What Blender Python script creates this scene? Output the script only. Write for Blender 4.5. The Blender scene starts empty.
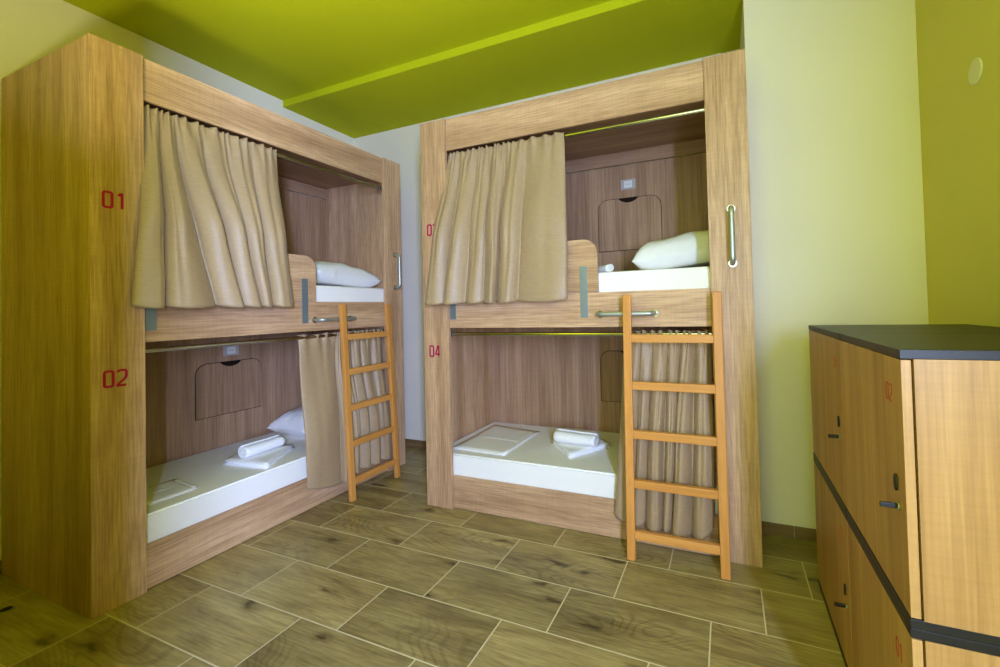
import bpy, bmesh, math, random
from mathutils import Vector, Matrix
random.seed(7)
PI = math.pi
sc = bpy.context.scene
COL = sc.collection

# ------------------------------------------------------------------ materials
MATS = {}
def srgb(r, g, b):
    def f(c):
        c /= 255.0
        return c / 12.92 if c <= 0.04045 else ((c + 0.055) / 1.055) ** 2.4
    return (f(r), f(g), f(b), 1.0)

def new_mat(name, rough=0.6, spec=0.4, metal=0.0, col=(0.8, 0.8, 0.8, 1)):
    m = bpy.data.materials.new(name); m.use_nodes = True
    b = m.node_tree.nodes['Principled BSDF']
    b.inputs['Base Color'].default_value = col
    b.inputs['Roughness'].default_value = rough
    b.inputs['Specular IOR Level'].default_value = spec
    b.inputs['Metallic'].default_value = metal
    MATS[name] = m
    return m, m.node_tree, b

def node(nt, typ, **kw):
    n = nt.nodes.new(typ)
    for k, v in kw.items():
        if k == 'inp':
            for a, c in v.items(): n.inputs[a].default_value = c
        else: setattr(n, k, v)
    return n

def ramp(nt, stops):
    r = nt.nodes.new('ShaderNodeValToRGB')
    e = r.color_ramp.elements
    while len(e) < len(stops): e.new(0.5)
    for i, (p, c) in enumerate(stops):
        e[i].position = p; e[i].color = c
    return r

def mix(nt, a, b, fac, mode='MIX'):
    m = nt.nodes.new('ShaderNodeMix'); m.data_type = 'RGBA'; m.blend_type = mode
    for sock, v in ((m.inputs[0], fac), (m.inputs[6], a), (m.inputs[7], b)):
        if isinstance(v, (int, float)): sock.default_value = v
        elif isinstance(v, tuple): sock.default_value = v
        else: nt.links.new(v, sock)
    return m.outputs[2]

def wood(name, axis, light, dark, streak=1.0, rough=0.5, fine=90, cross=0.25, arcs=0.5, along=2.2):
    """oak laminate, the grain running along axis"""
    m, nt, b = new_mat(name, rough, 0.35)
    L = nt.links
    tc = node(nt, 'ShaderNodeTexCoord')
    info = node(nt, 'ShaderNodeObjectInfo')
    off = node(nt, 'ShaderNodeVectorMath', operation='SCALE'); off.inputs[0].default_value = (3.1, 7.7, 5.3)
    L.new(info.outputs['Random'], off.inputs['Scale'])
    add = node(nt, 'ShaderNodeVectorMath', operation='ADD')
    L.new(tc.outputs['Object'], add.inputs[0]); L.new(off.outputs[0], add.inputs[1])
    def stretched(across, along, detail=4, rgh=0.6, dist=0.0):
        mp = node(nt, 'ShaderNodeMapping')
        s = [across] * 3; s[axis] = along
        mp.inputs['Scale'].default_value = s
        L.new(add.outputs[0], mp.inputs['Vector'])
        n = node(nt, 'ShaderNodeTexNoise', inp={'Scale': 1.0, 'Detail': detail, 'Roughness': rgh, 'Distortion': dist})
        L.new(mp.outputs[0], n.inputs['Vector'])
        return n.outputs['Fac']
    broad = stretched(9, 0.5, 3, 0.5)
    fin = stretched(fine, along, 3, 0.6)
    # cathedral arcs
    mp = node(nt, 'ShaderNodeMapping'); s = [7.0] * 3; s[axis] = 0.9
    mp.inputs['Scale'].default_value = s
    L.new(add.outputs[0], mp.inputs['Vector'])
    wv = node(nt, 'ShaderNodeTexNoise', inp={'Scale': 1.0, 'Detail': 1.0, 'Roughness': 0.4})
    L.new(mp.outputs[0], wv.inputs['Vector'])
    sn = node(nt, 'ShaderNodeMath', operation='MULTIPLY'); sn.inputs[1].default_value = 85.0
    L.new(wv.outputs['Fac'], sn.inputs[0])
    si = node(nt, 'ShaderNodeMath', operation='SINE'); L.new(sn.outputs[0], si.inputs[0])
    # rough saw marks across the grain
    cr = stretched(5, 120, 2, 0.6)
    c1 = ramp(nt, [(0.3, dark), (0.72, light)]); L.new(broad, c1.inputs[0])
    r2 = ramp(nt, [(0.32, (0.62, 0.57, 0.52, 1)), (0.62, (1.04, 1.04, 1.04, 1))]); L.new(fin, r2.inputs[0])
    o = mix(nt, c1.outputs[0], r2.outputs[0], min(1.0, 0.55 * streak), 'MULTIPLY')
    r3 = ramp(nt, [(0.0, (0.86, 0.84, 0.8, 1)), (0.6, (1, 1, 1, 1))])
    ma = node(nt, 'ShaderNodeMath', operation='MULTIPLY_ADD'); ma.inputs[1].default_value = .5; ma.inputs[2].default_value = .5
    L.new(si.outputs[0], ma.inputs[0]); L.new(ma.outputs[0], r3.inputs[0])
    o = mix(nt, o, r3.outputs[0], arcs, 'MULTIPLY')
    r4 = ramp(nt, [(0.35, (0.85, 0.85, 0.85, 1)), (0.6, (1.05, 1.05, 1.05, 1))]); L.new(cr, r4.inputs[0])
    o = mix(nt, o, r4.outputs[0], cross, 'MULTIPLY')
    L.new(o, b.inputs['Base Color'])
    bp = node(nt, 'ShaderNodeBump', inp={'Strength': 0.12, 'Distance': 0.002})
    L.new(fin, bp.inputs['Height']); L.new(bp.outputs[0], b.inputs['Normal'])
    return m

OL, OD = srgb(222, 184, 146), srgb(176, 138, 102)
wood('oak_x', 0, OL, OD, rough=.45, arcs=.35, streak=1.5, fine=130, along=5, cross=.3); wood('oak_z', 2, OL, OD, rough=.45, arcs=.35, streak=1.5, fine=130, along=5, cross=.3)
PL, PD = srgb(190, 154, 122), srgb(152, 118, 90)  # same oak inside the bunks, interior shade put into a darker colour
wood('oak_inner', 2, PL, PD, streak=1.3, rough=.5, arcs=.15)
wood('oak_inner_shaded_x', 0, PL, PD, streak=1.2, rough=.5)
wood('locker_oak', 2, srgb(200, 156, 102), srgb(158, 116, 68), rough=.42, cross=.25, arcs=.12)
wood('pine_x', 0, srgb(220, 156, 82), srgb(202, 136, 62), streak=.5, rough=.38, fine=60, cross=0, arcs=.35)
wood('pine_z', 2, srgb(220, 156, 82), srgb(202, 136, 62), streak=.5, rough=.38, fine=60, cross=0, arcs=.35)

def plaster(name, col, rough=.85):
    m, nt, b = new_mat(name, rough, .25, col=col)
    n = node(nt, 'ShaderNodeTexNoise', inp={'Scale': 180.0, 'Detail': 3.0})
    n2 = node(nt, 'ShaderNodeTexNoise', inp={'Scale': 1.3, 'Detail': 2.0})
    tc = node(nt, 'ShaderNodeTexCoord'); nt.links.new(tc.outputs['Object'], n.inputs['Vector']); nt.links.new(tc.outputs['Object'], n2.inputs['Vector'])
    r = ramp(nt, [(0.3, (.95, .95, .95, 1)), (0.7, (1, 1, 1, 1))]); nt.links.new(n2.outputs['Fac'], r.inputs[0])
    nt.links.new(mix(nt, col, r.outputs[0], 1.0, 'MULTIPLY'), b.inputs['Base Color'])
    bp = node(nt, 'ShaderNodeBump', inp={'Strength': 0.08, 'Distance': 0.002})
    nt.links.new(n.outputs['Fac'], bp.inputs['Height']); nt.links.new(bp.outputs[0], b.inputs['Normal'])
plaster('paint_lime', srgb(212, 204, 110))
plaster('paint_lime_ceiling', srgb(184, 190, 8))
plaster('paint_white', srgb(236, 229, 210))

# floor: wood-look porcelain tiles laid in third bond
def floor_mat():
    m, nt, b = new_mat('floor_tile', .38, .5)
    L = nt.links
    def M(op, a, c=None, d=None):
        n = node(nt, 'ShaderNodeMath', operation=op)
        for i, v in enumerate((a, c, d)):
            if v is None: continue
            if isinstance(v, (int, float)): n.inputs[i].default_value = v
            else: L.new(v, n.inputs[i])
        return n.outputs[0]
    geo = node(nt, 'ShaderNodeNewGeometry'); sp = node(nt, 'ShaderNodeSeparateXYZ')
    L.new(geo.outputs['Position'], sp.inputs[0])
    X, Y = sp.outputs[0], sp.outputs[1]
    W, T = 0.2965, 0.6
    ry = M('DIVIDE', M('SUBTRACT', Y, 2.2035 - 20 * W), W)        # row 19 is the one just below 2.2035
    row = M('FLOOR', ry); fy = M('FRACT', ry)
    # row 20 (above 2.2035): -.8987 ; row 19: -.4943 (=-1.0943) ; shift -.2 a row towards the camera
    xo = M('MULTIPLY', M('SUBTRACT', row, 20.0), 0.2)
    rx = M('DIVIDE', M('ADD', M('SUBTRACT', X, M('ADD', xo, -0.897)), 60.0), T)
    colm = M('FLOOR', rx); fx = M('FRACT', rx)
    g = 0.0028
    ex = M('MULTIPLY', M('MINIMUM', fx, M('SUBTRACT', 1.0, fx)), T)
    ey = M('MULTIPLY', M('MINIMUM', fy, M('SUBTRACT', 1.0, fy)), W)
    e = M('MINIMUM', ex, ey)
    grout = M('LESS_THAN', e, g)
    cmb = node(nt, 'ShaderNodeCombineXYZ'); L.new(row, cmb.inputs[0]); L.new(colm, cmb.inputs[1])
    wn = node(nt, 'ShaderNodeTexWhiteNoise', noise_dimensions='2D'); L.new(cmb.outputs[0], wn.inputs['Vector'])
    offs = node(nt, 'ShaderNodeVectorMath', operation='SCALE'); L.new(wn.outputs['Color'], offs.inputs[0]); offs.inputs['Scale'].default_value = 37.0
    pos = node(nt, 'ShaderNodeVectorMath', operation='ADD'); L.new(geo.outputs['Position'], pos.inputs[0]); L.new(offs.outputs[0], pos.inputs[1])
    def nz(sx, sy, det=4, rg=.6, dist=0.0):
        mp = node(nt, 'ShaderNodeMapping'); mp.inputs['Scale'].default_value = (sx, sy, 1); L.new(pos.outputs[0], mp.inputs['Vector'])
        n = node(nt, 'ShaderNodeTexNoise', inp={'Scale': 1.0, 'Detail': det, 'Roughness': rg, 'Distortion': dist}); L.new(mp.outputs[0], n.inputs['Vector'])
        return n.outputs['Fac']
    a = nz(1.6, 7, 4, .6, .6); f_ = nz(6, 110, 4, .65); arcs = nz(1.1, 4.2, 1, .4, .8); sm = nz(3.0, 9.0, 3, .6, 1.2)
    c = ramp(nt, [(.28, srgb(128, 110, 68)), (.5, srgb(160, 142, 92)), (.72, srgb(180, 163, 110))]); L.new(a, c.inputs[0])
    r2 = ramp(nt, [(.35, (.68, .66, .62, 1)), (.6, (1.05, 1.05, 1.05, 1))]); L.new(f_, r2.inputs[0])
    o = mix(nt, c.outputs[0], r2.outputs[0], .85, 'MULTIPLY')
    s = M('SINE', M('MULTIPLY', arcs, 120.0))
    r3 = ramp(nt, [(0, (.72, .68, .6, 1)), (.45, (1, 1, 1, 1))]); L.new(M('MULTIPLY_ADD', s, .5, .5), r3.inputs[0])
    msk = ramp(nt, [(.45, (0, 0, 0, 1)), (.6, (.75, .75, .75, 1))]); L.new(nz(.9, 2.6, 1, .4), msk.inputs[0])
    o = mix(nt, o, r3.outputs[0], msk.outputs[0], 'MULTIPLY')
    # dark knots and cracks
    mp = node(nt, 'ShaderNodeMapping'); mp.inputs['Scale'].default_value = (1.5, 3.6, 1); L.new(pos.outputs[0], mp.inputs['Vector'])
    dis = node(nt, 'ShaderNodeTexNoise', inp={'Scale': 3.0, 'Detail': 3.0}); L.new(mp.outputs[0], dis.inputs['Vector'])
    dv = node(nt, 'ShaderNodeVectorMath', operation='SCALE'); dv.inputs['Scale'].default_value = .5; L.new(dis.outputs['Color'], dv.inputs[0])
    da = node(nt, 'ShaderNodeVectorMath', operation='ADD'); L.new(mp.outputs[0], da.inputs[0]); L.new(dv.outputs[0], da.inputs[1])
    vo = node(nt, 'ShaderNodeTexVoronoi', voronoi_dimensions='2D', inp={'Scale': 1.0}); L.new(da.outputs[0], vo.inputs['Vector'])
    kn = ramp(nt, [(.03, (.2, .17, .13, 1)), (.07, (.7, .66, .6, 1)), (.15, (1, 1, 1, 1))]); L.new(vo.outputs['Distance'], kn.inputs[0])
    o = mix(nt, o, kn.outputs[0], .9, 'MULTIPLY')
    cr = ramp(nt, [(.22, (.55, .5, .42, 1)), (.30, (1, 1, 1, 1))]); L.new(sm, cr.inputs[0])
    o = mix(nt, o, cr.outputs[0], .7, 'MULTIPLY')
    # each tile a little lighter or darker
    tv = ramp(nt, [(0, (.86, .86, .86, 1)), (1, (1.1, 1.1, 1.1, 1))]); L.new(wn.outputs['Value'], tv.inputs[0])
    o = mix(nt, o, tv.outputs[0], 1.0, 'MULTIPLY')
    gr = node(nt, 'ShaderNodeRGB'); gr.outputs[0].default_value = srgb(206, 194, 158)
    o = mix(nt, o, gr.outputs[0], grout)
    L.new(o, b.inputs['Base Color'])
    rr = M('MULTIPLY_ADD', grout, .4, .36); L.new(rr, b.inputs['Roughness'])
    h = M('SUBTRACT', M('MULTIPLY', f_, .3), M('MULTIPLY', grout, 1.5))
    bp = node(nt, 'ShaderNodeBump', inp={'Strength': .25, 'Distance': .002}); L.new(h, bp.inputs['Height']); L.new(bp.outputs[0], b.inputs['Normal'])
floor_mat()
wood('tile_brown', 0, srgb(150, 122, 84), srgb(110, 86, 56), rough=.4, arcs=.3)

def fabric(name, col, col2, weave=900, sheen=.3, rough=.6, bump=.1):
    m, nt, b = new_mat(name, rough, .4)
    b.inputs['Sheen Weight'].default_value = sheen
    b.inputs['Sheen Roughness'].default_value = .4
    tc = node(nt, 'ShaderNodeTexCoord')
    mp = node(nt, 'ShaderNodeMapping'); mp.inputs['Scale'].default_value = (30, 30, 500); nt.links.new(tc.outputs['Object'], mp.inputs['Vector'])
    n = node(nt, 'ShaderNodeTexNoise', inp={'Scale': 1.0, 'Detail': 3.0}); nt.links.new(mp.outputs[0], n.inputs['Vector'])
    r = ramp(nt, [(.3, col2), (.65, col)]); nt.links.new(n.outputs['Fac'], r.inputs[0]); nt.links.new(r.outputs[0], b.inputs['Base Color'])
    n2 = node(nt, 'ShaderNodeTexNoise', inp={'Scale': float(weave), 'Detail': 2.0}); nt.links.new(tc.outputs['Object'], n2.inputs['Vector'])
    bp = node(nt, 'ShaderNodeBump', inp={'Strength': bump, 'Distance': .001}); nt.links.new(n2.outputs['Fac'], bp.inputs['Height']); nt.links.new(bp.outputs[0], b.inputs['Normal'])
    return m
fabric('curtain_satin', srgb(170, 145, 112), srgb(158, 133, 100), sheen=.12, rough=.46)

def linen(name, col, wr=.35, scale=4.0, fine=350, rough=.8):
    m, nt, b = new_mat(name, rough, .2, col=col)
    tc = node(nt, 'ShaderNodeTexCoord')
    n = node(nt, 'ShaderNodeTexNoise', inp={'Scale': scale, 'Detail': 4.0, 'Distortion': .6}); nt.links.new(tc.outputs['Object'], n.inputs['Vector'])
    n2 = node(nt, 'ShaderNodeTexNoise', inp={'Scale': float(fine), 'Detail': 2.0}); nt.links.new(tc.outputs['Object'], n2.inputs['Vector'])
    bp = node(nt, 'ShaderNodeBump', inp={'Strength': wr, 'Distance': .02}); nt.links.new(n.outputs['Fac'], bp.inputs['Height'])
    bp2 = node(nt, 'ShaderNodeBump', inp={'Strength': .25, 'Distance': .001}); nt.links.new(n2.outputs['Fac'], bp2.inputs['Height']); nt.links.new(bp.outputs[0], bp2.inputs['Normal'])
    nt.links.new(bp2.outputs[0], b.inputs['Normal'])
linen('sheet_white', srgb(240, 238, 236), .18, 5)
linen('pillow_white', srgb(234, 234, 236), .5, 9)
linen('towel_white', srgb(242, 242, 244), .2, 12, 260)

new_mat('steel', .48, .5, .85, srgb(184, 190, 188))
new_mat('bracket_grey', .45, .5, .55, srgb(132, 146, 152))
new_mat('rod_chrome', .2, .5, 1.0, srgb(196, 196, 186))
new_mat('crimson_vinyl', .5, .3, 0, srgb(168, 4, 78))
new_mat('red_vinyl_faint', .5, .4, 0, srgb(178, 98, 56))
new_mat('red_vinyl', .5, .4, 0, srgb(172, 52, 50))
new_mat('black_laminate', .42, .35, 0, srgb(28, 26, 27))
new_mat('black_plastic', .6, .5, 0, srgb(14, 13, 14))
new_mat('dark_gap', .9, .1, 0, srgb(38, 27, 20))
new_mat('plastic_white', .35, .5, 0, srgb(226, 226, 220))
new_mat('plastic_socket', .35, .5, 0, srgb(182, 178, 174))
new_mat('nickel', .35, .5, .9, srgb(170, 165, 150))
new_mat('cover_cream', .5, .4, 0, srgb(222, 218, 180))
new_mat('metal_white', .5, .4, 0, srgb(230, 230, 226))
m, nt, b = new_mat('lamp_glass', .4, .4, 0, srgb(250, 248, 240))
b.inputs['Emission Color'].default_value = (1, .93, .8, 1); b.inputs['Emission Strength'].default_value = 3.0
m, nt, b = new_mat('window_glass', .02, .5, 0, (1, 1, 1, 1)); b.inputs['Transmission Weight'].default_value = 1.0; b.inputs['IOR'].default_value = 1.0

# ------------------------------------------------------------------ mesh helpers
def box(bm, x0, x1, y0, y1, z0, z1, bev=0.0, seg=2):
    g = bmesh.ops.create_cube(bm, size=1.0)
    vs = g['verts']
    bmesh.ops.scale(bm, vec=(x1 - x0, y1 - y0, z1 - z0), verts=vs)
    bmesh.ops.translate(bm, vec=((x0 + x1) / 2, (y0 + y1) / 2, (z0 + z1) / 2), verts=vs)
    if bev > 0:
        es = list({e for v in vs for e in v.link_edges})
        bmesh.ops.bevel(bm, geom=es, offset=bev, segments=seg, affect='EDGES', profile=.6)

def cyl(bm, p0, p1, r, seg=16, r2=None):
    p0, p1 = Vector(p0), Vector(p1); d = p1 - p0
    M = Matrix.Translation((p0 + p1) / 2) @ d.to_track_quat('Z', 'Y').to_matrix().to_4x4()
    bmesh.ops.create_cone(bm, cap_ends=True, segments=seg, radius1=r, radius2=r if r2 is None else r2, depth=d.length, matrix=M)

def tube(bm, pts, r, seg=12):
    """round bar along a polyline"""
    pts = [Vector(p) for p in pts]; rings = []
    up = None
    for i, p in enumerate(pts):
        t = (pts[min(i + 1, len(pts) - 1)] - pts[max(i - 1, 0)]).normalized()
        if up is None:
            up = t.orthogonal().normalized()
        up = (up - t * up.dot(t)).normalized(); sd = t.cross(up)
        rings.append([bm.verts.new(p + r * (math.cos(2 * PI * k / seg) * up + math.sin(2 * PI * k / seg) * sd)) for k in range(seg)])
    for a, c in zip(rings, rings[1:]):
        for k in range(seg):
            bm.faces.new((a[k], a[(k + 1) % seg], c[(k + 1) % seg], c[k]))
    bm.faces.new(list(reversed(rings[0]))); bm.faces.new(rings[-1])

def prism(bm, pts, axis, a, b_):
    """polygon pts (2D) extruded along axis from a to b_"""
    def P(p, q):
        if axis == 0: return (q, p[0], p[1])
        if axis == 1: return (p[0], q, p[1])
        return (p[0], p[1], q)
    A = [bm.verts.new(P(p, a)) for p in pts]; B = [bm.verts.new(P(p, b_)) for p in pts]
    n = len(pts)
    bm.faces.new(A); bm.faces.new(list(reversed(B)))
    for i in range(n): bm.faces.new((A[i], B[i], B[(i + 1) % n], A[(i + 1) % n]))

def obj(name, bm, mat, parent=None, smooth=False, bevel=0.0, subsurf=0):
    bmesh.ops.recalc_face_normals(bm, faces=bm.faces)
    me = bpy.data.meshes.new(name); bm.to_mesh(me); bm.free()
    me.materials.append(MATS[mat])
    if smooth:
        for p in me.polygons: p.use_smooth = True
    o = bpy.data.objects.new(name, me); COL.objects.link(o)
    if parent: o.parent = parent
    if bevel:
        md = o.modifiers.new('bevel', 'BEVEL'); md.width = bevel; md.segments = 2; md.limit_method = 'ANGLE'; md.angle_limit = .6
    if subsurf:
        md = o.modifiers.new('sub', 'SUBSURF'); md.levels = subsurf; md.render_levels = subsurf
    return o

def tag(o, label, cat, group=None):
    o['label'] = label; o['category'] = cat
    if group: o['group'] = group
    return o

def empty(name, loc=(0, 0, 0), rz=0.0):
    o = bpy.data.objects.new(name, None); COL.objects.link(o); o.location = loc; o.rotation_euler = (0, 0, rz)
    o.empty_display_size = .1
    return o

def struct(name, bm, mat, parent=None, **k):
    o = obj(name, bm, mat, parent, **k); o['kind'] = 'structure'; return o

# ------------------------------------------------------------------ room
XLW, XRW, YB, YW, XW = -3.442, 0.914, 3.336, 2.7334, 0.1422
ZC, ZS, YS = 3.117, 3.060, 2.5588
YF, XF, YR_ = 0.02, -0.62, -2.3      # added light-blocking partition, its end, rear wall
bm = bmesh.new(); box(bm, XLW - .12, XRW + .12, YR_ - .12, YB + .12, -.08, 0); struct('floor', bm, 'floor_tile')
bm = bmesh.new(); box(bm, XLW - .12, XLW, YF - .12, YB + .12, 0, ZC + .1); struct('wall_left', bm, 'paint_white')
bm = bmesh.new(); box(bm, XLW, XW, YB, YB + .12, 0, ZC + .1); struct('wall_back', bm, 'paint_white')
bm = bmesh.new(); box(bm, XW, XRW, YW, YB + .12, 0, ZC + .1); struct('wall_back_right', bm, 'paint_white')
# right wall with a tall narrow window behind the camera
WY0, WY1, WZ0, WZ1 = -1.27, -.82, .9, 2.1
bm = bmesh.new()
box(bm, XRW, XRW + .12, YR_, WY0, 0, ZC + .1); box(bm, XRW, XRW + .12, WY1, YB + .12, 0, ZC + .1)
box(bm, XRW, XRW + .12, WY0, WY1, 0, WZ0); box(bm, XRW, XRW + .12, WY0, WY1, WZ1, ZC + .1)
struct('wall_right', bm, 'paint_lime')
bm = bmesh.new()
for a in ((WY0, WY0 + .035, WZ0, WZ1), (WY1 - .035, WY1, WZ0, WZ1), (WY0 + .035, WY1 - .035, WZ0, WZ0 + .035), (WY0 + .035, WY1 - .035, WZ1 - .035, WZ1)):
    box(bm, XRW + .03, XRW + .08, *a)
w1 = struct('window_1', bm, 'metal_white')
bm = bmesh.new(); box(bm, XLW, XF, YF - .12, YF, 0, ZC + .1); struct('wall_front_blocker', bm, 'paint_lime_ceiling')  # added unseen partition, its end clips window light off the near bunk panel
bm = bmesh.new(); box(bm, XF - .12, XF, YR_, YF - .12, 0, ZC + .1); struct('wall_passage', bm, 'paint_lime_ceiling')
bm = bmesh.new(); box(bm, XF - .12, XRW + .12, YR_ - .12, YR_, 0, ZC + .1); struct('wall_rear', bm, 'paint_white')
bm = bmesh.new(); box(bm, XLW, XRW, YR_, YS, ZC, ZC + .1); struct('ceiling', bm, 'paint_lime_ceiling')
bm = bmesh.new(); box(bm, XLW, XW, YS, YB, ZS, ZC + .1); box(bm, XW, XRW, YS, YW, ZS, ZC + .1)
struct('ceiling_soffit', bm, 'paint_lime_ceiling')
# tile baseboards
bm = bmesh.new(); box(bm, XLW, XW, YB - .009, YB, 0, .072, .0015); struct('baseboard_back', bm, 'tile_brown')
bm = bmesh.new(); x = XW
for x0, x1 in ((XW, .2985), (.3015, .70), (.703, XRW)): box(bm, x0, x1, YW - .009, YW, .003, .068, .0015)
struct('baseboard_back_right', bm, 'tile_brown')
bm = bmesh.new(); box(bm, XLW, XLW + .009, YF, YB - .01, 0, .07, .0015); struct('baseboard_left', bm, 'tile_brown')

# round blank cover on the lime wall
bm = bmesh.new(); cyl(bm, (XRW, 2.199, 2.156), (XRW - .008, 2.199, 2.156), .0485, 40)
tag(obj('wall_cover_plate', bm, 'cover_cream', bevel=.003), 'round cream blank cover plate high on the lime green wall', 'cover plate')

# ------------------------------------------------------------------ digits (rounded squared lettering, flat vinyl)
def digit_paths(ch, w, h):
    c = .26 * w
    def arc(cx, cy, a0, a1, r=c, n=5): return [(cx + r * math.cos(a0 + (a1 - a0) * i / n), cy + r * math.sin(a0 + (a1 - a0) * i / n)) for i in range(n + 1)]
    R = math.radians
    if ch == '0':
        p = arc(w - c, h - c, R(0), R(90)) + arc(c, h - c, R(90), R(180)) + arc(c, c, R(180), R(270)) + arc(w - c, c, R(270), R(360))
        return [p + [p[0]]]
    if ch == '1': return [[(.2 * w, h * .86), (.45 * w, h), (.62 * w, h), (.62 * w, 0)]]
    if ch == '2': return [[(0, h - c * 1.1)] + arc(c, h - c, R(180), R(90)) + arc(w - c, h - c, R(90), R(0)) + [(w, h * .58), (w * .85, h * .45), (0, h * .08), (0, 0), (w, 0)]]
    if ch == '3': return [[(0, h - c * 1.1)] + arc(c, h - c, R(180), R(90)) + arc(w - c, h - c, R(90), R(0)) + [(w, h * .6), (w * .8, h * .52), (w * .35, h * .52)],
                          [(w * .8, h * .52), (w, h * .44)] + arc(w - c, c, R(0), R(-90)) + arc(c, c, R(270), R(180)) + [(0, c * 1.1)]]
    if ch == '4': return [[(.75 * w, 0), (.75 * w, h), (.55 * w, h), (0, h * .3), (0, h * .22), (w * 1.05, h * .22)]]
def ribbon(bm, pts, t, place):
    """flat stroke of width t, 0.8 mm thick"""
    n = len(pts); closed = pts[0] == pts[-1] and n > 3
    V = [Vector(p) for p in pts]; L_, R_ = [], []
    for i in range(n):
        a = V[i - 1] if i > 0 else (V[-2] if closed else None)
        c = V[i + 1] if i < n - 1 else (V[1] if closed else None)
        d1 = (V[i] - a).normalized() if a is not None else None; d2 = (c - V[i]).normalized() if c is not None else None
        d = (d1 + d2).normalized() if d1 is not None and d2 is not None else (d1 if d1 is not None else d2)
        k = 1.0
        if d1 is not None and d2 is not None: k = min(1.5, 1 / max(.4, d.dot(d1)))
        nn = Vector((-d.y, d.x)) * t / 2 * k
        L_.append(V[i] + nn); R_.append(V[i] - nn)
    rows = [[bm.verts.new(place(p, q)) for p, q in ((L_[i], 0), (R_[i], 0), (R_[i], 1), (L_[i], 1))] for i in range(n)]
    for A, B in zip(rows, rows[1:]):
        for k in range(4): bm.faces.new((A[k], A[(k + 1) % 4], B[(k + 1) % 4], B[k]))
    if not closed: bm.faces.new(rows[0]); bm.faces.new(rows[-1])
def number(bm, text, w, h, gap, t, place):
    for i, ch in enumerate(text):
        for path in digit_paths(ch, w, h):
            ribbon(bm, [(p[0] + i * (w + gap), p[1]) for p in path], t, place)

# ------------------------------------------------------------------ bunk beds
LEN, PW, HT, DEP = 1.987, .195, 2.546, .868
def rounded_top(u0, u1, z0, z1, r, n=8, both=True):
    pts = [(u0, z0), (u1, z0)]
    pts += [(u1 - r + r * math.cos(a), z1 - r + r * math.sin(a)) for a in [PI / 2 * i / n for i in range(n + 1)]]
    if both: pts += [(u0 + r + r * math.cos(a), z1 - r + r * math.sin(a)) for a in [PI / 2 + PI / 2 * i / n for i in range(n + 1)]]
    else: pts += [(u0, z1)]
    return pts
def hatch(root, u0, u1, z0, z1, vb):
    bm = bmesh.new(); prism(bm, rounded_top(u0 - .004, u1 + .004, z0 - .004, z1 + .004, .08), 1, vb + .001, vb - .0012)
    f = obj('storage_hatch', bm, 'dark_gap', root)
    bm = bmesh.new(); prism(bm, rounded_top(u0, u1, z0, z1, .077), 1, vb - .0012, vb - .0055)
    obj('hatch_door', bm, 'oak_inner', f, bevel=.0012)
    um = (u0 + u1) / 2; w = .075
    pts = [(um - w, z1 + .001)] + [(um - w + 2 * w * i / 14, z1 - .034 * math.sin(PI * i / 14) ** .7) for i in range(1, 14)] + [(um + w, z1 + .001)]
    bm = bmesh.new(); prism(bm, pts, 1, vb - .0056, vb - .0062)
    obj('finger_notch', bm, 'dark_gap', f)
    f['label'] = 'fold-down storage hatch with rounded upper corners and a dark finger notch'
def socket(root, u, z, vb, w=.108, h=.075):
    bm = bmesh.new(); box(bm, u - w / 2, u + w / 2, vb - .009, vb, z - h / 2, z + h / 2, .003)
    s = obj('power_socket', bm, 'plastic_socket', root)
    bm = bmesh.new(); box(bm, u - .030, u + .030, vb - .0115, vb - .009, z - .026, z + .026, .0015)
    obj('socket_insert', bm, 'plastic_white', s)
    bm = bmesh.new()
    for k in (-1, 1): cyl(bm, (u + k * .0095, vb - .0117, z), (u + k * .0095, vb - .0122, z), .003, 10)
    obj('pin_hole', bm, 'black_plastic', s)
def grab(root, kind, c0, c1, z0, z1=None):
    """steel grab handle standing off the front; horizontal (u c0..c1 at z0) or vertical (u c0, z z0..z1)"""
    pts = []; so = .052; r = .03
    if kind == 'h': a, e, P = c0, c1, lambda t, v: (t, v, z0)
    else: a, e, P = z0, z1, lambda t, v: (c0, v, t)
    pts.append(P(a, 0.0 if kind == 'v' else .014))
    for i in range(7):
        q = PI / 2 * i / 6; pts.append(P(a + r - r * math.cos(q), -so + r - r * math.sin(q)))
    for i in range(7):
        q = PI / 2 * i / 6; pts.append(P(e - r + r * math.sin(q), -so + r - r * math.cos(q)))
    pts.append(P(e, 0.0 if kind == 'v' else .014))
    bm = bmesh.new(); tube(bm, pts, .0135, 14)
    g = obj('grab_handle', bm, 'steel', root, smooth=True)
    for t in (a, e):
        bm = bmesh.new(); v0 = 0.0 if kind == 'v' else .016
        p = Vector(P(t, v0)); cyl(bm, p, p + Vector((0, -.004, 0)), .021, 20)
        obj('flange', bm, 'rod_chrome', g, bevel=.001)
    return g
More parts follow.
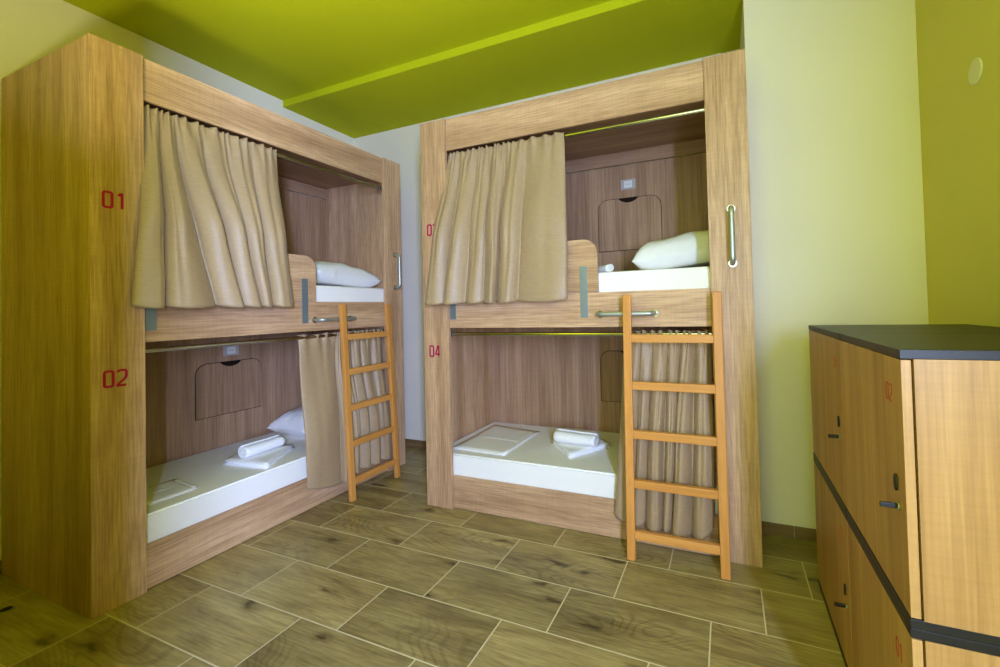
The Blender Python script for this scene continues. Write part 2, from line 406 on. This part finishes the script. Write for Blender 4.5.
def make_bunk(name, loc, rz, nums, d):
    root = empty(name, loc, rz)
    for side, (a, e) in enumerate(((0, PW), (LEN - PW, LEN))):
        bm = bmesh.new(); box(bm, a, e, 0, .025, 0, HT, .0012); p = obj('front_post', bm, 'oak_z', root)
    for a, e in ((.0, .03), (LEN - .03, LEN)):
        bm = bmesh.new(); box(bm, a, e, .0255, .885, 0, HT - .002, .001); obj('side_panel', bm, 'oak_z', root)
    # rails and boards between the posts
    bm = bmesh.new(); box(bm, PW + .0015, LEN - PW - .0015, .016, .034, 2.338, HT - .002, .001); obj('top_rail', bm, 'oak_x', root)
    bm = bmesh.new(); box(bm, PW + .0015, LEN - PW - .0015, .016, .034, 1.17, 1.366, .001); obj('bed_front_board', bm, 'oak_x', root)
    bm = bmesh.new(); box(bm, PW + .0015, LEN - PW - .0015, .018, .036, .004, .210, .001); obj('base_board', bm, 'oak_x', root)
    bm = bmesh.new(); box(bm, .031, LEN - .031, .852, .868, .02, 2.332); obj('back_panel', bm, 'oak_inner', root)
    bm = bmesh.new(); box(bm, .031, LEN - .031, .838, .850, 2.338, 2.432, .001); obj('back_trim', bm, 'oak_inner_shaded_x', root)
    bm = bmesh.new(); box(bm, .031, LEN - .031, .035, .868, 2.433, 2.452); obj('roof_panel', bm, 'oak_inner_shaded_x', root)
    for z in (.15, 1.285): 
        bm = bmesh.new(); box(bm, .031, LEN - .031, .037, .850, z, z + .018); obj('bed_deck', bm, 'oak_inner_shaded_x', root)
    # guard panel on the board, with its grey bracket bars
    bm = bmesh.new(); prism(bm, rounded_top(PW + .004, d['guard'], 1.3685, 1.672, .085, 10), 1, .016, .033)
    g = obj('guard_panel', bm, 'oak_x', root, bevel=.001)
    for uc in (PW + .03, d['strap']):
        bm = bmesh.new(); box(bm, uc - .022, uc + .022, .0115, .0155, 1.225, 1.518, .0008); obj('bracket_bar', bm, 'bracket_grey', g)
    gh = grab(root, 'h', d['hb'][0], d['hb'][1], 1.243)
    grab(root, 'v', 1.899, None, 1.485, 1.758)
    # back wall fittings
    hatch(root, d['hu'][0], d['hu'][0] + .465, 1.70, 2.085, .852)
    hatch(root, d['hu'][1], d['hu'][1] + .465, .572, .948, .852)
    socket(root, d['hu'][0] + .235, 2.185, .852)
    socket(root, d['hu'][1] + .235, 1.03, .852)
    for z in (2.303, 1.128):
        bm = bmesh.new(); cyl(bm, (PW + .001 if z < 2 else PW + .001, .056, z), (LEN - PW - .001, .056, z), .012, 16)
        r = obj('curtain_rod', bm, 'rod_chrome', root, smooth=False)
        for a, e in ((PW - .001 - .02, PW + .004), (LEN - PW - .004, LEN - PW + .021)):
            bm = bmesh.new(); box(bm, a, e, .042, .070, z - .016, z + .016, .001); obj('rod_bracket', bm, 'nickel', r)
    # numbers on the left post
    for txt, z in ((nums[0], 1.788), (nums[1], .984)):
        bm = bmesh.new(); number(bm, txt, .030, .068, .017, .0104, lambda p, q: (.046 + p[0], -.0001 - .0009 * q, z + p[1]))
        s = obj('number_sign', bm, 'crimson_vinyl', root); s['label'] = 'crimson digits ' + txt
    return root

LB = dict(guard=1.150, strap=1.062, hb=(1.135, 1.43), hu=(.93, .868))
RB = dict(guard=1.200, strap=1.116, hb=(1.208, 1.508), hu=(.986, .972))
LOC = {'L': ((-2.5388, .9738, 0), PI / 2), 'R': ((-1.8636, 2.3785, 0), 0.0)}
lb = tag(make_bunk('bunk_bed', *LOC['L'], ('01', '02'), LB), 'oak laminate cabin bunk bed numbered 01 and 02 along the left wall', 'bunk bed', 'cabin bunk beds')
rb = tag(make_bunk('bunk_bed', *LOC['R'], ('03', '04'), RB), 'oak laminate cabin bunk bed numbered 04 against the back wall', 'bunk bed', 'cabin bunk beds')
def place(o, which, off=(0, 0, 0), rz=0.0):
    """put a thing modelled in bunk coordinates (u along, v into the bed, z up) into the room"""
    loc, r = LOC[which]
    o.location = Vector(loc) + Matrix.Rotation(r, 3, 'Z') @ Vector(off); o.rotation_euler = (0, 0, r + rz)
    return o

# ------------------------------------------------------------------ mattresses
def mattress(which, z0, z1, label, seed):
    rnd = random.Random(seed)
    bm = bmesh.new(); u0, u1, v0, v1 = .036, LEN - .036, .040, .840
    box(bm, u0, u1, v0, v1, z0, z1)
    bmesh.ops.subdivide_edges(bm, edges=bm.edges[:], cuts=1)
    bmesh.ops.bevel(bm, geom=[e for e in bm.edges if len(e.link_faces) == 2 and e.calc_face_angle() > .5], offset=.013, segments=4, affect='EDGES')
    o = obj('mattress', bm, 'sheet_white', smooth=True)
    md = o.modifiers.new('wn', 'WEIGHTED_NORMAL'); md.weight = 55
    place(o, which); tag(o, label, 'mattress', 'mattresses in white fitted sheets'); return o
mattress('L', .169, .345, 'white sheeted mattress in the lower berth of the left bunk', 1)
mattress('R', .169, .345, 'white sheeted mattress in the lower berth of the back bunk', 2)
mattress('L', 1.304, 1.481, 'white sheeted mattress in the upper berth of the left bunk', 3)
mattress('R', 1.304, 1.481, 'white sheeted mattress in the upper berth of the back bunk', 4)

# ------------------------------------------------------------------ pillows
def pillow(which, u, v, z, lu, lv, h, rz, label, seed, tilt=0.0):
    rnd = random.Random(seed); N = 26
    bm = bmesh.new(); top = {}; bot = {}
    ph = [rnd.uniform(0, 6.28) for _ in range(8)]
    for i in range(N + 1):
        for j in range(N + 1):
            s, t = -1 + 2 * i / N, -1 + 2 * j / N
            # pinched outline: corners stick out, sides bow in
            x = s * lu / 2 * (1 - .07 * (1 - t * t)); y = t * lv / 2 * (1 - .09 * (1 - s * s))
            e = max(0, (1 - s ** 4) * (1 - t ** 4)) ** .55
            r = math.sqrt(s * s + t * t)
            wr = .006 * math.sin(5 * s + 3 * t + ph[0]) * e + .005 * math.sin(9 * s - 7 * t + ph[1]) * e * min(1, r) + .004 * math.sin(17 * t + 6 * s + ph[2]) * (abs(s) ** 3) * e
            zt = h * .62 * e + wr; zb = -h * .38 * min(1, e * 1.35)
            top[i, j] = bm.verts.new((x, y, zt + .002))
            bot[i, j] = bm.verts.new((x, y, zb - .002)) 
    for i in range(N):
        for j in range(N):
            bm.faces.new((top[i, j], top[i + 1, j], top[i + 1, j + 1], top[i, j + 1]))
            bm.faces.new((bot[i, j], bot[i, j + 1], bot[i + 1, j + 1], bot[i + 1, j]))
    ring = [(i, 0) for i in range(N)] + [(N, j) for j in range(N)] + [(i, N) for i in range(N, 0, -1)] + [(0, j) for j in range(N, 0, -1)]
    for a, c in zip(ring, ring[1:] + ring[:1]): bm.faces.new((top[a], bot[a], bot[c], top[c]))
    if tilt: bmesh.ops.rotate(bm, verts=bm.verts[:], matrix=Matrix.Rotation(tilt, 3, 'Y'))
    mz = min(v_.co.z for v_ in bm.verts); bmesh.ops.translate(bm, vec=(0, 0, -mz + .001), verts=bm.verts[:])
    o = obj('pillow', bm, 'pillow_white', smooth=True)
    place(o, which, (u, v, z), rz); tag(o, label, 'pillow', 'white pillows'); return o
pillow('R', 1.62, .46, 1.481, .60, .46, .19, .15, 'plump white pillow in the upper berth of the back bunk', 3, -.14)
pillow('L', 1.565, .33, 1.481, .66, .42, .17, .05, 'white pillow in the upper berth of the left bunk', 5, .06)
pillow('L', 1.62, .58, .345, .60, .42, .17, .0, 'white pillow in the lower berth of the left bunk, half behind the curtain', 6, -.12)

# ------------------------------------------------------------------ towels and folded sheets
def quad_slab(bm, c, z0, z1, bev, seg=3, n=10, wob=0.0, rnd=None, flop=None):
    """soft slab over the quadrilateral c (4 corners, u v)"""
    P = [Vector(q) for q in c]; T, B = {}, {}
    for i in range(n + 1):
        for j in range(n + 1):
            s, t = i / n, j / n
            q = (P[0] * (1 - s) + P[1] * s) * (1 - t) + (P[3] * (1 - s) + P[2] * s) * t
            e = min(1, 6 * min(s, 1 - s, t, 1 - t) + .55)
            w = wob * (math.sin(9 * s + 4 * t + wob * 900) + math.sin(13 * t - 5 * s)) if wob else 0
            T[i, j] = bm.verts.new((q.x, q.y, z0 + (z1 - z0) * e + abs(w)))
            B[i, j] = bm.verts.new((q.x, q.y, z0 + (z1 - z0) * (1 - e) * .6))
    for i in range(n):
        for j in range(n):
            bm.faces.new((T[i, j], T[i + 1, j], T[i + 1, j + 1], T[i, j + 1])); bm.faces.new((B[i, j], B[i, j + 1], B[i + 1, j + 1], B[i + 1, j]))
    ring = [(i, 0) for i in range(n)] + [(n, j) for j in range(n)] + [(i, n) for i in range(n, 0, -1)] + [(0, j) for j in range(n, 0, -1)]
    for a, d in zip(ring, ring[1:] + ring[:1]): bm.faces.new((T[a], B[a], B[d], T[d]))
def folded(which, name, corners, z, layers, t, label, cat, group, mat='towel_white', inset=.006):
    bm = bmesh.new(); C = sum((Vector(q) for q in corners), Vector((0, 0))) / 4
    for k in range(layers):
        cc = [Vector(q) + (C - Vector(q)).normalized() * inset * (k % 2 + k * .4) for q in corners]
        quad_slab(bm, cc, z + k * t, z + (k + 1) * t - .0005, .003, wob=.0008 if k == layers - 1 else 0)
    o = obj(name, bm, mat, smooth=True); place(o, which); tag(o, label, cat, group); return o
def roll(which, p0, p1, r, z, label, name='rolled_towel'):
    """rolled towel: spiral cross-section extruded along p0-p1, slightly squashed"""
    bm = bmesh.new(); turns = 3.2; n = 80; out = []; rnd = random.Random(int(p0[0] * 1000))
    th = .011
    for i in range(n + 1):
        a = turns * 2 * PI * i / n; rr = .008 + (r - .008) * i / n
        out.append((rr * math.cos(a), rr * .86 * math.sin(a)))
    inn = []
    for i in range(n + 1):
        a = turns * 2 * PI * i / n; rr = max(.001, .008 + (r - .008) * i / n - th)
        inn.append((rr * math.cos(a), rr * .86 * math.sin(a)))
    p0, p1 = Vector(p0), Vector(p1); d = (p1 - p0); L_ = d.length; d.normalize(); s = Vector((-d.y, d.x))
    M_ = 14; rows = []
    for k in range(M_ + 1):
        q = p0 + d * L_ * k / M_; row = []
        sc_ = 1 + .03 * math.sin(5 * k / M_ + 1) - (.05 if k in (0, M_) else 0)
        for (x, y) in out + list(reversed(inn)):
            row.append(bm.verts.new((q.x + s.x * x * sc_, q.y + s.y * x * sc_, z + r * .86 + y * sc_)))
        rows.append(row)
    m_ = len(rows[0])
    for A, B in zip(rows, rows[1:]):
        for i in range(m_): bm.faces.new((A[i], A[(i + 1) % m_], B[(i + 1) % m_], B[i]))
    for row in (rows[0], rows[-1]):
        for i in range(n): bm.faces.new((row[i], row[i + 1], row[m_ - 2 - i], row[m_ - 1 - i]))
    o = obj(name, bm, 'towel_white', smooth=True); place(o, which); tag(o, label, 'towel', 'rolled towels'); return o
folded('R', 'folded_towel', [(.72, .425), (.943, .183), (1.135, .50), (.93, .69)], .3455, 2, .016, 'folded white bath towel on the back bunk lower mattress', 'towel', 'folded towels')
roll('R', (.775, .385), (1.065, .36), .052, .377, 'rolled white towel on a folded towel in the back bunk lower berth')
folded('L', 'folded_towel', [(.776, .414), (.823, .06), (1.177, .278), (1.10, .62)], .3455, 2, .016, 'folded white bath towel on the left bunk lower mattress', 'towel', 'folded towels')
roll('L', (.83, .30), (1.10, .31), .050, .377, 'rolled white towel on a folded towel in the left bunk lower berth')
roll('R', (1.02, .34), (1.25, .10), .030, 1.482, 'small rolled towel end beyond the guard panel in the back bunk upper berth')
def folded_sheet(which, corners, z, label):
    root = folded(which, 'folded_sheet', corners, z, 1, .009, label, 'sheet', 'folded sheets', 'sheet_white', .004)
    # the hem folds and pressed crease on top
    bm = bmesh.new(); P = [Vector(q) for q in corners]
    def at(s, t): return (P[0] * (1 - s) + P[1] * s) * (1 - t) + (P[3] * (1 - s) + P[2] * s) * t
    for s0, s1, t0, t1 in ((.94, .985, .04, .96), (.05, .92, .47, .49)):
        quad_slab(bm, [at(s0, t0), at(s1, t0), at(s1, t1), at(s0, t1)], z + .0092, z + .0112, .001, n=6)
    obj('hem_fold', bm, 'towel_white', root, smooth=True)
folded_sheet('R', [(.115, .119), (.53, .103), (.535, .665), (.11, .74)], .3455, 'folded white sheet lying at the foot of the back bunk lower mattress')
folded_sheet('L', [(.10, .15), (.50, .15), (.53, .42), (.10, .50)], .3455, 'folded white sheet lying at the foot of the left bunk lower mattress')

# ------------------------------------------------------------------ curtains
def curtain(which, name, top, bot, amps, zt, zb, vprof, label, seed, gat=.021, ngat=None, zbs=None, vmax=None, kexp=1.0):
    """top / bot: u of each crease along the heading and the hem; amps: bulge of each fold; vprof: (z, v) centre line"""
    rnd = random.Random(seed); nf = len(amps)
    per = 30; NS = nf * per; NT = 80
    ngat = ngat or int(abs(top[-1] - top[0]) / .022)
    ph = [rnd.uniform(0, 6.28) for _ in range(12)]
    def vc(z):
        for (z0, v0), (z1, v1) in zip(vprof, vprof[1:]):
            if z <= z0 and z >= z1:
                k = (z0 - z) / (z0 - z1); k = k * k * (3 - 2 * k); return v0 * (1 - k) + v1 * k
        return vprof[-1][1]
    knots = [rnd.uniform(-1, 1) for _ in range(ngat + 3)]; pos = [0.0]
    for i in range(ngat + 2): pos.append(pos[-1] + rnd.uniform(.35, 1.65))
    pos = [p / pos[-1] for p in pos]; ln = [rnd.uniform(.5, 2.2) for _ in knots]
    def gather(s):
        for a in range(len(pos) - 1):
            if s <= pos[a + 1] or a == len(pos) - 2:
                x = min(1, max(0, (s - pos[a]) / (pos[a + 1] - pos[a]))); x = x * x * (3 - 2 * x)
                sg = 1 if a % 2 else -1
                k0 = sg * (.45 + .55 * abs(knots[a])); k1 = -sg * (.45 + .55 * abs(knots[a + 1]))
                return k0 * (1 - x) + k1 * x, ln[a] * (1 - x) + ln[a + 1] * x
    G = [gather(i / NS) for i in range(NS + 1)]
    lean = [rnd.uniform(-.5, .5) for _ in range(nf)]
    crk = [rnd.uniform(-.012, .012) for _ in range(nf)]
    grid = []
    for j in range(NT + 1):
        t = j / NT
        row = []
        for i in range(NS + 1):
            f = min(i // per, nf - 1); x = (i - f * per) / per; s = i / NS
            k = t ** kexp
            ut = top[f] * (1 - x) + top[f + 1] * x; ub = bot[f] * (1 - x) + bot[f + 1] * x
            u = ut * (1 - k) + ub * k
            zbot = zb if zbs is None else zbs[f] * (1 - x) + zbs[f + 1] * x
            z = zt + (zbot - zt) * t
            A = amps[f] * (.18 + .82 * min(1, (t / .55)) ** .8)
            b0 = math.sin(PI * x)
            bulge = b0 ** .6 if b0 > 0 else 0
            # a shallow dent running down each fold
            dent = .16 * math.exp(-((x - .5 - .22 * lean[f] * 2) / .10) ** 2) * math.exp(-((t - .45) / .5) ** 2)
            v = vc(z) - A * (bulge - dent - .30)
            u += A * lean[f] * b0 * (.3 + .7 * t)
            gv, gl = G[i]
            ge = math.exp(-t / (.035 * gl)) * .75 + .25 * math.exp(-t / (.12 * gl))
            v -= gat * gv * ge
            z += (.004 * gv + .003 * math.sin(60 * s + seed)) * math.exp(-t / .02)
            v -= .004 * math.sin(2 * PI * 5.3 * s + 7 * t + ph[4]) * (1 - math.exp(-t * 6))
            v -= .002 * math.sin(2 * PI * 9 * s - 4 * t + ph[5]) * math.exp(-((t - .3) / .2) ** 2)
            u += .005 * math.sin(5 * t + ph[(f + 6) % 12]) * math.sin(PI * t)
            # scalloped hem
            z -= .016 * (bulge - .5) * max(0, t - .8) * 5 * min(1, amps[f] / .04)
            if 0.962 < t < 0.974: v += .0018
            if vmax:
                lim = vmax(z)
                if v > lim: v = lim + (v - lim) * .05
            row.append((u, v, z))
        grid.append(row)
    bm = bmesh.new(); V = [[bm.verts.new(p) for p in r] for r in grid]
    for j in range(NT):
        for i in range(NS): bm.faces.new((V[j][i], V[j][i + 1], V[j + 1][i + 1], V[j + 1][i]))
    # gathered heading around the rod: folds over the back
    o = obj(name, bm, 'curtain_satin', smooth=True)
    md = o.modifiers.new('thick', 'SOLIDIFY'); md.thickness = .0014; md.offset = 0
    place(o, which); tag(o, label, 'curtain', 'beige bunk curtains'); return o

UPV = [(2.34, .038), (2.20, .028), (1.70, -.036), (1.30, -.062)]
up_lim = lambda z: .034 if z > 2.26 else (.008 if z < 1.75 else .008 + .026 * (z - 1.75) / .51)
curtain('L', 'curtain', [.202, .274, .338, .468, .591, .733, .891], [.120, .243, .479, .598, .705, .783, .930],
        [.05, .085, .08, .07, .06, .065], 2.318, 1.337, UPV, 'beige satin curtain half drawn over the upper berth of the left bunk', 11, vmax=up_lim, kexp=1.5)
curtain('R', 'curtain', [.208, .300, .433, .520, .640, .780, 1.012], [.058, .216, .366, .488, .586, .727, 1.041],
        [.06, .085, .03, .075, .07, .035], 2.318, 1.328, UPV, 'beige satin curtain half drawn over the upper berth of the back bunk', 12, vmax=up_lim, kexp=.7)
LOV = [(1.15, .056), (1.0, .050), (.40, -.022), (.0, -.030)]
low_lim = lambda z: .12 if z > .62 else (.012 if z < .38 else .012 + .108 * ((z - .38) / .24) ** 1.5)
curtain('L', 'curtain', [1.045, 1.335, 1.40, 1.48, 1.57, 1.68, 1.788], [1.029, 1.300, 1.386, 1.461, 1.559, 1.663, 1.80],
        [.03, .05, .05, .05, .05, .05], 1.146, .13, LOV, 'beige curtain bunched at the ladder end of the left bunk lower berth', 13, vmax=low_lim,
        zbs=[.155, .095, .13, .14, .13, .14, .13])
curtain('R', 'curtain', [1.335, 1.423, 1.488, 1.571, 1.633, 1.707, 1.79], [1.270, 1.374, 1.432, 1.52, 1.57, 1.665, 1.775],
        [.03, .04, .085, .05, .085, .075], 1.146, .13, LOV, 'beige curtain bunched at the ladder end of the back bunk lower berth', 14, vmax=low_lim,
        zbs=[.15, .12, .13, .12, .13, .10, .16])

# ------------------------------------------------------------------ ladders
def ladder(which, uc, label):
    root = empty('bunk_ladder'); H = 1.345
    v_top, v_ft = -.067, -.135    # back faces of the stiles
    dep = .028; w = .043; span = .44
    for k in (-1, 1):
        u0 = uc + k * span / 2 - w / 2
        bm = bmesh.new()
        prism(bm, [(v_ft, 0), (v_ft - dep, 0), (v_top - dep, H), (v_top, H)], 0, u0, u0 + w)
        obj('stile', bm, 'pine_z', root, bevel=.004)
    for z in (1.115, .873, .625, .378, .125):
        vv = v_ft + (v_top - v_ft) * z / H
        bm = bmesh.new(); box(bm, uc - span / 2 + w / 2 - .001, uc + span / 2 - w / 2 + .001, vv - dep + .001, vv + .004, z - .021, z + .021, .005)
        obj('rung', bm, 'pine_x', root)
    place(root, which); tag(root, label, 'ladder', 'bunk ladders'); return root
ladder('L', 1.498, 'orange pine ladder of five rungs leaning on the left bunk')
ladder('R', 1.602, 'orange pine ladder of five rungs leaning on the back bunk')

# ------------------------------------------------------------------ lockers
def locker(y0, y1, z0, z1, txt, label, faint=False):
    """locker with its door on the -X side, hinged at the far edge"""
    X0, X1 = .3453, .905
    root = empty('locker', (X0, y0, z0)); W = y1 - y0; H = z1 - z0; D = X1 - X0; g = .0015
    for n, a in (('bottom_board', (0, .020)), ('top_board', (H - .020, H))):
        bm = bmesh.new(); box(bm, 0, D, .0028, W - .0028, a[0], a[1], .0012); obj(n, bm, 'black_laminate', root)
    for n, a in (('side_panel', (.001, .018)), ('side_panel', (W - .018, W - .001))):
        bm = bmesh.new(); box(bm, .0235, D, a[0], a[1], .0202, H - .0202, .0008); obj(n, bm, 'locker_oak', root)
    bm = bmesh.new(); box(bm, D - .012, D - .001, .0185, W - .0185, .0205, H - .0205); obj('back_panel', bm, 'locker_oak', root)
    bm = bmesh.new(); box(bm, .001, .0195, .0025, W - .0025, .0225, H - .0225, .0012); d = obj('door', bm, 'locker_oak', root)
    zk = .868 - .574
    bm = bmesh.new(); pts = [(.055 + .0085 * math.cos(a), zk + .019 * math.sin(a)) for a in [2 * PI * i / 20 for i in range(20)]]
    prism(bm, pts, 0, .001, -.004); obj('key_cover', bm, 'black_plastic', d, bevel=.001)
    zl = zk - .050
    bm = bmesh.new(); cyl(bm, (.001, .045, zl), (-.004, .045, zl), .0095, 20); r = obj('lock_ring', bm, 'nickel', d, bevel=.001)
    bm = bmesh.new(); box(bm, -.036, -.004, .0415, .0485, zl - .006, zl + .006, .0025); obj('latch_knob', bm, 'black_plastic', d)
    bm = bmesh.new(); zt = H - .125
    number(bm, txt, .015, .038, .009, .0036, lambda p, q: (.0009 - .0008 * q, .105 - p[0], zt + p[1]))
    s = obj('number_sign', bm, 'red_vinyl_faint' if faint else 'red_vinyl', d); s['label'] = 'small red digits ' + txt
    tag(root, label, 'locker', 'oak lockers'); return root
Y0, Y1, Y2 = 1.187, 1.742, 2.345
locker(Y0, Y1, .0, .574, '01', 'oak locker numbered 01, nearest of the bottom row')
locker(Y1, Y2, .0, .574, '03', 'oak locker against the cream wall end, bottom row', True)
locker(Y0, Y1, .5745, 1.176, '02', 'oak locker numbered 02 with black top, nearest of the upper row')
locker(Y1, Y2, .5745, 1.176, '04', 'oak locker with black top, upper row nearest the cream wall', True)

# floor stop by the left bunk
bm = bmesh.new(); cyl(bm, (-2.995, .865, 0), (-2.995, .865, .004), .030, 28); ds = obj('floor_outlet', bm, 'nickel', bevel=.0015)
bm = bmesh.new(); cyl(bm, (-2.995, .865, .004), (-2.995, .865, .0048), .020, 24); obj('hole', bm, 'black_plastic', ds)
tag(ds, 'small round floor outlet with a black hole in the tiles left of the left bunk', 'floor outlet')

# added unseen uplighter left of the camera, fills the room off the lime ceiling
LX, LY = -1.65, .21
fl = empty('added_fill_lamp', (LX, LY, 0))
bm = bmesh.new(); cyl(bm, (0, 0, 0), (0, 0, .025), .14, 40); obj('fill_lamp_base', bm, 'metal_white', fl, bevel=.004)
bm = bmesh.new(); cyl(bm, (0, 0, .025), (0, 0, 1.30), .012, 20); obj('fill_lamp_pole', bm, 'metal_white', fl)
bm = bmesh.new()
prof = [(.02, 1.29), (.13, 1.36), (.16, 1.42), (.154, 1.42), (.125, 1.37), (.0, 1.31)]
rings = [[bm.verts.new((r * math.cos(2 * PI * k / 32), r * math.sin(2 * PI * k / 32), z)) for k in range(32)] for r, z in prof[:-1]]
for A, B in zip(rings, rings[1:]):
    for k in range(32): bm.faces.new((A[k], A[(k + 1) % 32], B[(k + 1) % 32], B[k]))
bm.faces.new(rings[0]); bm.faces.new(list(reversed(rings[-1])))
obj('fill_lamp_bowl', bm, 'metal_white', fl, smooth=True)
tag(fl, 'added white fill uplighter, unseen beside the front partition, left of the viewpoint', 'floor lamp')

# ------------------------------------------------------------------ lights
def area(name, loc, rot, sx, sy, power, col, spread=PI):
    l = bpy.data.lights.new(name, 'AREA'); l.shape = 'RECTANGLE'; l.size = sx; l.size_y = sy; l.energy = power; l.color = col; l.spread = spread
    o = bpy.data.objects.new(name, l); COL.objects.link(o); o.location = loc; o.rotation_euler = rot; return o
# daylight through the narrow window (faces -X)
area('window_daylight', (XRW - .004, (WY0 + WY1) / 2, (WZ0 + WZ1) / 2), (0, PI / 2, 0), WZ1 - WZ0, WY1 - WY0, 230, (.46, .57, 1.0))
area('added_fill_light', (LX, LY, 1.44), (PI, 0, 0), .22, .22, 18, (1, .94, .70), 2.3)  # added fill light aimed up at the lime ceiling

w = bpy.data.worlds.new('world'); sc.world = w; w.use_nodes = True
w.node_tree.nodes['Background'].inputs[0].default_value = (.6, .75, 1, 1); w.node_tree.nodes['Background'].inputs[1].default_value = 1.0

# ------------------------------------------------------------------ camera
cam = bpy.data.cameras.new('camera'); co = bpy.data.objects.new('camera', cam); COL.objects.link(co)
yaw, pitch, roll_ = .4034, .0195, -.0252
cy, sy = math.cos(yaw), math.sin(yaw)
f = Vector((-sy * math.cos(pitch), cy * math.cos(pitch), math.sin(pitch)))
r = Vector((cy, sy, 0)); u = r.cross(f)
r2 = math.cos(roll_) * r + math.sin(roll_) * u; u2 = -math.sin(roll_) * r + math.cos(roll_) * u
M = Matrix((r2, u2, -f)).transposed().to_4x4(); M.translation = Vector((0, 0, 1.288))
co.matrix_world = M
cam.sensor_width = 36; cam.sensor_fit = 'HORIZONTAL'; cam.lens = 436.3 * 36 / 1000
cam.shift_x = (500 - 540) / 1000; cam.shift_y = -(333.5 - 299.1) / 1000
cam.clip_start = .02
sc.camera = co

vs = sc.view_settings
sc.display_settings.display_device = 'sRGB'
vs.view_transform = 'Standard'; vs.look = 'None'; vs.gamma = 1.0; vs.use_curve_mapping = False
vs.exposure = 0.8
sc.cycles.max_bounces = 12; sc.cycles.diffuse_bounces = 8
